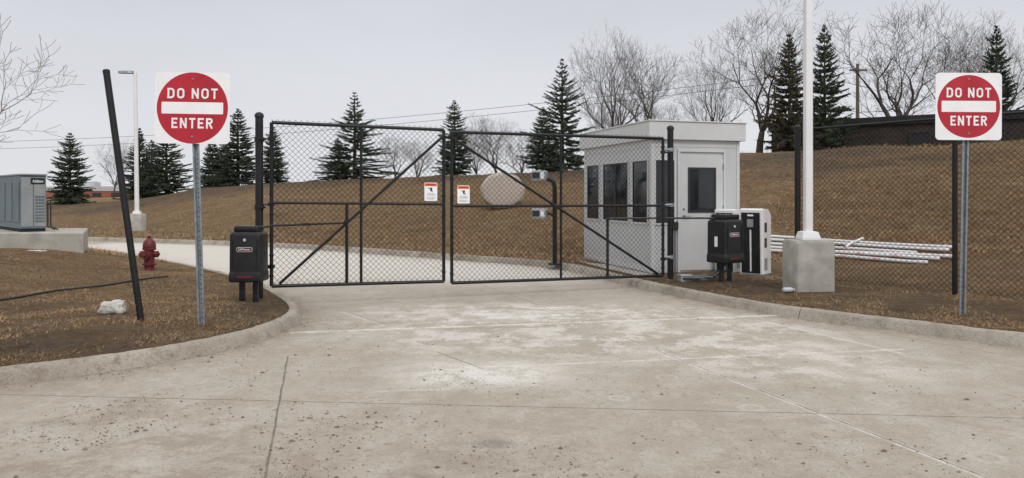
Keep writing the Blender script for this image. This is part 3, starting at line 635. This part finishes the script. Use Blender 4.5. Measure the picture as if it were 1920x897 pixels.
for z in (1.78,1.02):
    q=rb+V3((-.30,-.02,z)); hs=part('reader',MB().loft([ring(q,.28,.2,-.10,.02,-.3),ring(q,.29,.22,-.08,.02,-.3),ring(q,.29,.22,.07,.02,-.3),ring(q,.25,.18,.10,.02,-.3)]),'hvac',rs)
    nn=Matrix.Rotation(-.3,3,'Z')@V3((0,-1,0)); rr_=Matrix.Rotation(-.3,3,'Z')@V3((1,0,0)); part('screen',MB().prism(rrect(.15,.12,.01),q+nn*.112-rr_*.05,rr_,up,nn,.004),'bronze',hs); part('faceplate',MB().prism(rrect(.07,.12,.01),q+nn*.112+rr_*.08,rr_,up,nn,.004),'white',hs)
# ------------------------------------------------------------ light poles
lb_=V3((PX(1515,10.75),10.75,0)); lb_.z=gz(lb_.x,lb_.y)
lr=thing('light_pole','tall white square light pole on a concrete pier','street lamp',lb_,'white light poles')
part('pier',MB().loft([ring(lb_,.55,.55,-.2,.04,.03),ring(lb_,.55,.55,.68,.04,.03),ring(lb_,.51,.51,.71,.04,.03)]),'concpad',lr,smooth=True)
part('base_cover',MB().loft([ring(lb_,.27,.27,.712,.02,.03),ring(lb_,.27,.27,.745,.02,.03),ring(lb_,.22,.22,.83,.02,.03),ring(lb_,.13,.13,.84,.01,.03)]),'white',lr,bevel=.004)
part('pole',MB().loft([ring(lb_,.112,.112,.8,.02,.03),ring(lb_,.10,.10,7.6,.02,.03)]),'white',lr,smooth=True)
part('lamp_head',MB().loft([ring(lb_+V3((0,-.35,0)),.3,.75,7.55,.05,0),ring(lb_+V3((0,-.35,0)),.26,.7,7.68,.05,0)]),'white',lr)
lb2=V3((PX(257,28),28,0)); lb2.z=gz(lb2.x,lb2.y)
l2=thing('light_pole','white light pole with side arm lamp on concrete pier','street lamp',lb2,'white light poles')
part('pier',MB().loft([ring(lb2,.5,.5,-.3,.05,.1),ring(lb2,.5,.5,.62,.05,.1),ring(lb2,.46,.46,.65,.05,.1)]),'concpad',l2,smooth=True)
part('pole',MB().tube([lb2+up*.6,lb2+V3((-.07,0,5.95))],[.085,.06],12),'white',l2,smooth=True)
part('base_cover',MB().loft([ring(lb2,.26,.26,.651,.02,.1),ring(lb2,.22,.22,.75,.02,.1)]),'white',l2)
part('lamp_head',MB().tube([lb2+V3((-.05,0,5.88)),lb2+V3((-.3,0,5.95))],.03,8).loft([[lb2+V3((x,y*s,z)) for y,z in ((-.12,5.91),(.12,5.91),(.08,6.0),(-.08,6.0))] for x,s in ((-.68,.6),(-.3,1.0),(-.14,.5))]),'galv',l2)
# ------------------------------------------------------------ hydrant
hb=V3((PX(280,13),13,0)); hb.z=gz(hb.x,hb.y)-.02; s=.86
hy=thing('fire_hydrant','dark red fire hydrant in dry grass near the drive','fire hydrant',hb)
part('barrel',MB().lathe(hb,[(r*s,h*s) for r,h in ((.14,0),(.14,.03),(.095,.04),(.095,.12),(.135,.125),(.135,.155),(.10,.165),(.095,.42),(.13,.43),(.13,.47),(.115,.48))],20),'hydrant',hy,smooth=True)
part('bonnet',MB().lathe(hb,[(r*s,h*s) for r,h in ((.125,.48),(.125,.53),(.105,.60),(.06,.65),(.035,.66),(.035,.71),(.012,.715))],20),'hydrant',hy,smooth=True)
for ax_,r in (((1,0,0),.06),((-1,0,0),.06),((0,-1,0),.08)):
    part('nozzle',MB().lathe(hb+up*(.34*s),[(r*.8*s,.05),(r*.8*s,.115*s+.0),(r*1.1*s,.12*s),(r*1.1*s,.175*s),(r*.4*s,.18*s),(r*.4*s,.21*s)],16,axis=ax_),'hydrant',hy,smooth=True)
# ------------------------------------------------------------ HVAC on pad
pd=part('concrete_pad',MB().prism([(-14.5,14.2),(-8.15,14.2),(-9.2,16.2),(-15.6,16.2)],(0,0,.1),(1,0,0),(0,1,0),(0,0,1),.67),'concpad',bevel=.02); pd['kind']='structure'
ac=V3((PX(38,14.45),14.45,.772))
av=thing('hvac_unit','grey and blue-grey outdoor air handling unit on concrete pad','air conditioning unit',ac)
a1=V3((.31,.31,0)); a2=V3((-.707,.707,0))*1.25
H_=1.04; sd=V3((.707,-.707,0)); a1n=a1.normalized()
part('casing',MB().obox(ac+up*.06,a1,a2*1.5,up*H_),'hvacb',av,bevel=.01)
part('base_rail',MB().obox(ac+a1*.02+a2*.02,a1*.96,a2*1.46,up*.059),'dark',av)
for k0,k1 in ((.03,.45),(.51,.46)): part('access_panel',MB().obox(ac+a1*k0+sd*.002+up*.1,a1*k1,sd*.012,up*(H_-.08)),'hvac',av,bevel=.004)
for i in range(9): part('louver',MB().obox(ac+a1*.55+sd*.016+up*(.2+i*.06),a1*.38,sd*.015,up*.02),'hvacb',av)
part('roof_cap',MB().obox(ac-a1*.03-a2*.03+up*(H_+.062),a1*1.06,a2*1.56,up*.03),'hvac',av,bevel=.004)
part('name_plate',MB().prism(rrect(.24,.12,.01),ac+a1*.66+sd*.015+up*(H_-.05),a1n,up,sd,.004),'dark',av)
textpart('lettering','Addison',.18,.055,ac+a1*.66+sd*.0205+up*(H_-.05),a1n,up,'white_sheet',av,thick=.001)
n2=V3((-.707,-.707,0))
for k0,k1 in ((.06,.40),(.53,.42),(1.02,.42)): part('side_panel',MB().obox(ac+n2*.002+a2*k0+up*.18,a2*k1,n2*.012,up*.80),'hvacb',av,bevel=.006)
for k_ in (0,.12): part('pipe',MB().tube([ac+a1*(1.05+k_)+V3((0,0,.6)),ac+a1*(1.06+k_)+V3((0,0,.1)),ac+a1*(1.15+k_)+V3((.1,0,.03))],.015,8),'cable',av,smooth=True)
# ------------------------------------------------------------ loose things
p0=hit(-60,572); p1=hit(312,521); n=10
single('black_conduit',MB().tube([V3((lerp(p0.x,p1.x,i/n)+.02*math.sin(i*1.3),lerp(p0.y,p1.y,i/n)+.05*math.sin(i*.9),gz(lerp(p0.x,p1.x,i/n),lerp(p0.y,p1.y,i/n))+.02)) for i in range(n+1)],.014,10),'cable','thin black conduit lying across dry grass','pipe',p0,smooth=True)
def lump(name,c,sz,mat,lb,cat,seed,power=1.0,ex=.75):
    bm=bmesh.new(); bmesh.ops.create_icosphere(bm,subdivisions=4,radius=1)
    for v_ in bm.verts:
        k_=1+.28*power*noise.noise(v_.co*1.3+V3((seed,0,0)))+.12*power*noise.noise(v_.co*4+V3((seed,2,0)))
        q=V3([math.copysign(abs(a)**ex,a) for a in v_.co])*k_; v_.co=V3((q.x*sz[0],q.y*sz[1],max(q.z,-.8)*sz[2]))
    me=bpy.data.meshes.new(name); bm.to_mesh(me); bm.free(); me.materials.append(M[mat]); me.polygons.foreach_set('use_smooth',[True]*len(me.polygons))
    o=bpy.data.objects.new(name,me); o.location=c; col.objects.link(o); o['label']=lb; o['category']=cat; return o
q=hit(203,590); lump('crumpled_bag',q+V3((0,.1,.06)),(.13,.11,.075),'bag','crumpled white plastic bag lying in dry grass','bag',3,1.5)
q=hit(66,471); lump('paper_scrap',q,(.17,.08,.015),'bag','flat white scrap lying on dry grass','litter',5)
q=hit(1480,550); single('plastic_bottle',MB().lathe(q+V3((-.09,0,.04)),[(.02,0),(.035,.01),(.035,.12),(.03,.14),(.013,.17),(.013,.19)],12,axis=(1,.25,0)),'clear','small clear plastic bottle lying by the pier','bottle',q,smooth=True)
q=hit(942,392); g=random.Random(3); bm=bmesh.new(); sc_=q.y/F*44
for a in range(9):
    t=.2+a*math.tau/9
    for y_,k_ in ((-.30,.86),(-.16,1.0),(.2,1.0),(.34,.7)): bm.verts.new((math.cos(t)*sc_*k_*g.uniform(.96,1.03),y_,math.sin(t)*sc_*.84*k_*g.uniform(.96,1.03)))
bmesh.ops.convex_hull(bm,input=bm.verts); me=bpy.data.meshes.new('boulder'); bm.to_mesh(me); bm.free(); me.materials.append(M['stone'])
o=bpy.data.objects.new('boulder',me); o.location=q+V3((0,.30,.76*sc_)); col.objects.link(o); o['label']='large pale beige rounded boulder on the grass bank'; o['category']='boulder'
bv=o.modifiers.new('bevel','BEVEL'); bv.width=.10; bv.segments=4; me.polygons.foreach_set('use_smooth',[True]*len(me.polygons))
for i,(a,b,pk) in enumerate((((1415,447),(1790,470),0),((1415,453),(1780,475),0),((1420,460),(1720,480),0),((1425,467),(1762,491),1),((1430,474),(1740,498),1),((1540,476),(1790,487),0))):
    p0,p1=hit(*a),hit(*b); n=16; r=.036
    base_=[V3((lerp(p0.x,p1.x,t/n),lerp(p0.y,p1.y,t/n),gz(lerp(p0.x,p1.x,t/n),lerp(p0.y,p1.y,t/n)))) for t in range(n+1)]
    z0_,z1_=base_[0].z,base_[-1].z; lift=max(q.z-lerp(z0_,z1_,t/n) for t,q in enumerate(base_))
    pth=[V3((q.x,q.y,.35*(lerp(z0_,z1_,t/n)+lift)+.65*q.z+r+.015)) for t,q in enumerate(base_)]
    pth=[pth[0]]+[(pth[k-1]+pth[k]*2+pth[k+1])*.25 for k in range(1,n)]+[pth[-1]]
    pr=thing('pvc_pipe','long white plastic pipe lying on dry grass','pipe',p0,'stack of loose white pipes')
    part('pipe',MB().tube(pth,r,12),'pvc',pr,smooth=True)
    part('socket',MB().tube([pth[-1]-(pth[-1]-pth[-2]).normalized()*.2,pth[-1]],r*1.16,12),'pvc',pr,smooth=True)
    if pk:
        for k_ in range(4):
            j=2+3*k_+i%2; part('print_band',MB().tube([pth[j],lerp(pth[j],pth[j+1],.7)],r*1.02,12,False),'pink',pr,smooth=True)
p0,p1=hit(1585,472),hit(1618,456); single('short_pipe',MB().tube([p0+up*.10,lerp(p0,p1,.5)+up*.12,p1+up*.10],.03,12),'pvc','short white pipe lying across longer pipes','pipe',p0,smooth=True)
# ------------------------------------------------------------ trees
def spruce_mesh(seed,H=6.0,Rm=1.75,lv=42,gap=.0,dens=1.0):
    g=random.Random(seed); V=[];Fc=[]
    tk=MB().tube([(0,0,-.3),(0,0,H*.5),(0,0,H*.985)],[.13,.07,.01],8)
    ph=g.uniform(0,6); 
    def tri(a,b,c): o=len(V); V.extend((a,b,c)); Fc.append((o,o+1,o+2))
    for i in range(lv):
        t=i/(lv-1); z=H*(.03+.945*t**.95)+g.uniform(-.08,.08); Rz=Rm*((1-t)**.86)*g.uniform(.74,1.14)+.05
        if t<.06: Rz*=.85
        nb=int(10+6*(1-t)) if t<.93 else 5
        for b in range(nb):
            if g.random()<gap: continue
            a=2*math.pi*(b+g.random())/nb; L=Rz*g.uniform(.4,1.3)*(1+.16*math.sin(a*2+ph+t*5)); dr=g.uniform(.05,.5)*(1-t)*1.1-.45*t
            ns=max(3,int(L/.075*dens)); ca,sa=math.cos(a),math.sin(a)
            for k_ in range(ns):
                f=(k_+.5)/ns
                if f<.22: continue
                r=L*f; zz_=z-dr*r+.25*f*f*L*.7; p=V3((ca*r,sa*r,zz_))
                sl=(.11+.22*(1-f))*(.45+.55*(1-t))*g.uniform(.7,1.6)
                for sgn in (-1,1):
                    ang=a+sgn*g.uniform(.4,1.2); e=p+V3((math.cos(ang)*sl,math.sin(ang)*sl,g.uniform(-.12,.06)))
                    w=g.uniform(.018,.042)
                    tri(p+V3((0,0,w)),p-V3((0,0,w*1.4)),e)
                    tri(p+V3((-sa*w,ca*w,0)),p+V3((sa*w,-ca*w,0)),e)
                e=p+V3((g.uniform(-.09,.09),g.uniform(-.09,.09),-g.uniform(.06,.20)*(1.1-t))); tri(p+V3((-sa*.05,ca*.05,0)),p+V3((sa*.05,-ca*.05,0)),e)
            tip=V3((ca*L*1.1,sa*L*1.1,z-dr*L+.25*L*.7+.04)); pz=z-dr*L*.6+.05*L
            tri(V3((ca*L*.6,sa*L*.6,pz+.03)),V3((ca*L*.6,sa*L*.6,pz-.05)),tip)
    return tk,(V,Fc)
def bare_mesh(seed,H=9.0,spread=1.0,maxd=7,r0=.19,first=.2,twigr=.008,shoots=(1,1,2)):
    g=random.Random(seed); T=MB();C=MB()
    def grow(p,d,L,r,dep):
        n=4 if dep<4 else 3; pts=[p]; rs=[r]; q=p.copy(); dd_=d.copy()
        for i in range(n):
            dd_=(dd_+V3((g.gauss(0,.11),g.gauss(0,.11),g.gauss(0,.06)+.06))).normalized(); q=q+dd_*(L/n); pts.append(q.copy()); rs.append(max(twigr*.6,r*(1-.38*(i+1)/n)))
        (T if dep<=2 else C).tube(pts,rs,7 if dep<=2 else (4 if dep<4 else 3),dep<=2)
        if dep>=maxd: return
        nb=g.choice((2,2,2,3)) if dep>0 else g.choice((3,4))
        a0=g.uniform(0,6.28)
        for k_ in range(nb):
            a=a0+6.28*k_/nb+g.uniform(-.4,.4); tilt=g.uniform(.25,.55)*spread
            x=dd_.cross(V3((.3,.5,.8))).normalized(); y=dd_.cross(x)
            nd=(dd_*math.cos(tilt)+(x*math.cos(a)+y*math.sin(a))*math.sin(tilt)); nd.z+=.04; nd.normalize()
            grow(q,nd,L*g.uniform(.68,.9),rs[-1]*g.uniform(.7,.92),dep+1)
        if dep>=1:
            for k_ in range(g.choice(shoots)):
                i=g.randint(1,n-1); a=g.uniform(0,6.28); x=dd_.cross(V3((.3,.5,.8))).normalized(); y=dd_.cross(x); nd=(dd_*.7+(x*math.cos(a)+y*math.sin(a))*.7).normalized()
                grow(pts[i],nd,L*g.uniform(.45,.7),rs[i]*.45,min(maxd,dep+2))
    grow(V3((0,0,-.3)),V3((g.uniform(-.05,.05),0,1)).normalized(),H*first+.3,r0,0)
    zs=max(v_.z for v_ in C.v); k_=H/zs
    for m in (T,C):
        for v_ in m.v:
            v_.x*=k_;v_.y*=k_;v_.z*=k_ if v_.z>0 else 1
    return T,C
def proto(tk,cr,m1,m2):
    out=[]
    for nm,mb,mt in (('trunk',tk,m1),('crown',cr,m2)):
        me=bpy.data.meshes.new(nm); vs,fs=(mb.v,mb.f) if isinstance(mb,MB) else mb; me.from_pydata([tuple(x) for x in vs],[],fs); me.materials.append(M[mt]); me.update(); out.append((nm,me))
    return out
def plant(pr,name,loc,sx,sz,rot,lb,cat,grp):
    e=thing(name,lb,cat,loc,grp); e.scale=(sx,sx,sz); e.rotation_euler=(0,0,rot)
    for nm,me in pr:
        o=bpy.data.objects.new(nm,me); col.objects.link(o); o.parent=e
SP=[proto(*spruce_mesh(11,gap=.05),'sprucebark','needle'),proto(*spruce_mesh(22,Rm=1.75,lv=38,gap=.12),'sprucebark','needle'),proto(*spruce_mesh(33,Rm=1.9,lv=28,gap=.25),'sprucebark','needle'),proto(*spruce_mesh(44,Rm=1.85,lv=40,gap=.12),'sprucebark','needleb')]
i=0
for px,top,d,wpx,kk in ((131,247,50,94,0),(262,238,47,74,0),(312,222,46,96,1),(398,250,45,66,0),(446,203,44,108,1),(512,236,45,70,0),(665,173,41.5,118,2),(634,258,41,70,1),(852,187,39,88,1),(1054,110,36,118,2),(1018,200,35,86,1),(1480,58,33,112,3),(1546,44,36,112,1),(1868,46,44,112,1),(284,262,49,80,1),(420,262,46,80,1)):
    x=PX(px,d); z=gz(x,d); H=CH+(365-top)/F*d-z; w=wpx/F*d
    plant(SP[kk],'spruce_tree',(x,d,z),w/3.4,H/6.0,i*1.3,{2:'sparse blue-green spruce on the grass bank',3:'full brownish-green spruce beside the light pole'}.get(kk,'dark green conical spruce on the grass bank'),'tree','spruces along the bank'); i+=1
BT=[proto(*bare_mesh(3,spread=1.05),'bark','twig'),proto(*bare_mesh(7,spread=1.2),'bark','twig'),proto(*bare_mesh(15,spread=1.25,first=.15),'bark','twig')]
i=0
for px,top,d,sx,kk in ((1150,50,45,1.0,0),(1228,58,48,1.0,1),(1420,18,42,1.2,1),(1335,80,50,.85,0),(1715,-5,42,1.3,2),(1870,5,50,1.2,0),(1790,30,54,1.1,1),(935,205,62,.85,1),(895,220,66,.7,0),(1130,180,64,.8,2),(1190,178,62,.8,0),(740,250,64,.6,1),(775,258,60,.55,2),(213,250,72,.6,0),(980,240,60,.6,2),(1250,185,60,.7,2)):
    x=PX(px,d); z=gz(x,d); H=CH+(365-top)/F*d-z
    plant(BT[kk],'bare_tree',(x,d,z),sx,H/9.0,i*2.1,'tall leafless tree with fine branching behind the bank' if top<100 else 'small leafless tree beyond the bank','tree','leafless trees'); i+=1
PT=proto(*bare_mesh(21,H=5,spread=1.35,maxd=6,r0=.07,twigr=.007,first=.18,shoots=(1,2,2)),'palebark','palebark')
x=PX(-40,17.5); plant(PT,'bare_tree',(x,17.5,gz(x,17.5)),1.05,1.0,.6,'young pale leafless tree beside the equipment pad','tree','leafless trees')
# ------------------------------------------------------------ buildings
w0,w1=V3((13.9,40,2.5)),V3((31,29,2.5)); r=(w1-w0).normalized(); n=V3((r.y,-r.x,0)); L=(w1-w0).length
if n.y>0: n=-n
bb=thing('brick_building','low dark brown brick building with flat black roof','building',w0)
part('wall',MB().obox(w0,r*L,-n*8,up*2.45),'brick',bb)
part('roof',MB().obox(w0-r*.15+n*.12+up*2.452,r*(L+.3),-n*8.3,up*.40),'roofmat',bb)
for k_ in (2.2,6.6,9.6,13.5):
    o=w0+r*k_+up*1.25+n*.002; wd=part('window',MB().obox(o,r*.8,n*.02,up*.75),'dimglass',bb)
    f=MB(); f.obox(o-r*.06,r*.06,n*.06,up*.75); f.obox(o+r*.8,r*.06,n*.06,up*.75); f.obox(o-r*.06-up*.06,r*.92,n*.08,up*.06); f.obox(o-r*.06+up*.75,r*.92,n*.06,up*.06); part('frame',f,'bronze',wd)
f0=V3((PX(20,130),130,.6)); fb=thing('distant_building','low red brick building with pale upper band','building',f0)
part('wall',MB().obox(f0,(21,0,0),(0,10,0),(0,0,1.5)),'redbrick',fb); part('roof_band',MB().obox(f0+V3((-.1,-.1,1.502)),(21.2,0,0),(0,10.2,0),(0,0,.8)),'palewall',fb)
for k_ in range(6): part('window',MB().obox(f0+V3((1+k_*3.3,-.05,.5)),(1.6,0,0),(0,.04,0),(0,0,.7)),'glass',fb)
part('rooftop_unit',MB().box(f0+V3((12,3,2.7)),(3,2,.8)).box(f0+V3((12,3,3.15)),(2.2,1.4,.1)),'palewall',fb)
ub=V3((PX(1608,56),56,2.5)); ut=P(1608,120,56)
up_=thing('utility_pole','weathered wooden utility pole with crossarm behind trees','utility pole',ub)
part('pole',MB().tube([ub,ut],[.16,.11],10),'wood',up_,smooth=True); part('crossarm',MB().box(ut-V3((0,.12,.5)),(1.3,.12,.12)),'wood',up_)
for s_ in (-.55,-.2,.55): part('insulator',MB().lathe(ut+V3((s_,-.12,-.438)),[(.05,0),(.03,.06),(.05,.08),(.02,.14)],8),'hvac',up_)
for dz,e in ((0,(-260,268)),(-.45,(-260,282))):
    a=ut+V3((-.5,0,dz-.25)); b=P(e[0],e[1],95); pts_=[lerp(a,b,t/30)-up*(1.6*4*(t/30)*(1-t/30)) for t in range(31)]
    single('power_line',MB().tube(pts_,.018,5),'cable','thin black overhead wire sagging from utility pole','power line',a,'overhead wires')
# ------------------------------------------------------------ world, light, camera
w=bpy.data.worlds.new('World'); scene.world=w; w.use_nodes=True; nt=w.node_tree; bg=nt.nodes['Background']
sky=nt.nodes.new('ShaderNodeTexSky'); sky.sky_type='NISHITA'; sky.sun_disc=False; sky.sun_elevation=math.radians(42); sky.sun_rotation=math.radians(155); sky.dust_density=4
def nd(t): return nt.nodes.new(t)
tc=nd('ShaderNodeTexCoord'); sp=nd('ShaderNodeSeparateXYZ'); nt.links.new(tc.outputs['Generated'],sp.inputs[0])
cr=nd('ShaderNodeValToRGB'); nt.links.new(sp.outputs['Z'],cr.inputs[0]); e=cr.color_ramp.elements
e[0].position=0; e[0].color=(7.9,8.0,8.3,1); e[1].position=.10; e[1].color=(7.3,7.45,7.85,1)
for p_,c_ in ((.27,(6.3,6.45,6.95,1)),(.5,(8.5,8.55,8.7,1)),(1,(14.8,14.4,14.0,1))):
    x=e.new(p_); x.color=c_
mp=nd('ShaderNodeMapping'); mp.inputs['Scale'].default_value=(1,1,3.5); nt.links.new(tc.outputs['Generated'],mp.inputs[0])
nz=nd('ShaderNodeTexNoise'); nz.inputs['Scale'].default_value=1.6; nz.inputs['Detail'].default_value=5; nt.links.new(mp.outputs[0],nz.inputs['Vector'])
mr=nd('ShaderNodeMapRange'); mr.inputs[1].default_value=.3; mr.inputs[2].default_value=.7; mr.inputs[3].default_value=.94; mr.inputs[4].default_value=1.06; nt.links.new(nz.outputs[0],mr.inputs[0])
mm=nd('ShaderNodeVectorMath'); mm.operation='SCALE'; nt.links.new(cr.outputs[0],mm.inputs[0]); nt.links.new(mr.outputs[0],mm.inputs['Scale'])
mx=nd('ShaderNodeMix'); mx.data_type='RGBA'; mx.inputs[0].default_value=.97; nt.links.new(sky.outputs[0],mx.inputs[6]); nt.links.new(mm.outputs[0],mx.inputs[7])
nt.links.new(mx.outputs[2],bg.inputs[0]); bg.inputs[1].default_value=.1
sl=bpy.data.lights.new('sun','SUN'); sl.energy=1.4; sl.angle=math.radians(20); sl.color=(1,.97,.935); so=bpy.data.objects.new('sun',sl); col.objects.link(so)
el,az=math.radians(42),math.radians(155); dirv=V3((math.sin(az)*math.cos(el),math.cos(az)*math.cos(el),math.sin(el))); so.rotation_euler=dirv.to_track_quat('Z','Y').to_euler()
cam=bpy.data.cameras.new('camera'); cam.sensor_width=36; cam.lens=F/1920*36; cam.shift_y=-83.5/1920; cam.clip_end=3000; cam.clip_start=.05
cob=bpy.data.objects.new('camera',cam); cob.location=(0,0,CH); cob.rotation_euler=(math.radians(90),0,0); col.objects.link(cob); scene.camera=cob
scene.view_settings.view_transform='Standard'; scene.view_settings.look='None'; scene.view_settings.exposure=0
for o in bpy.data.objects:
    if '_o' in o: del o['_o']
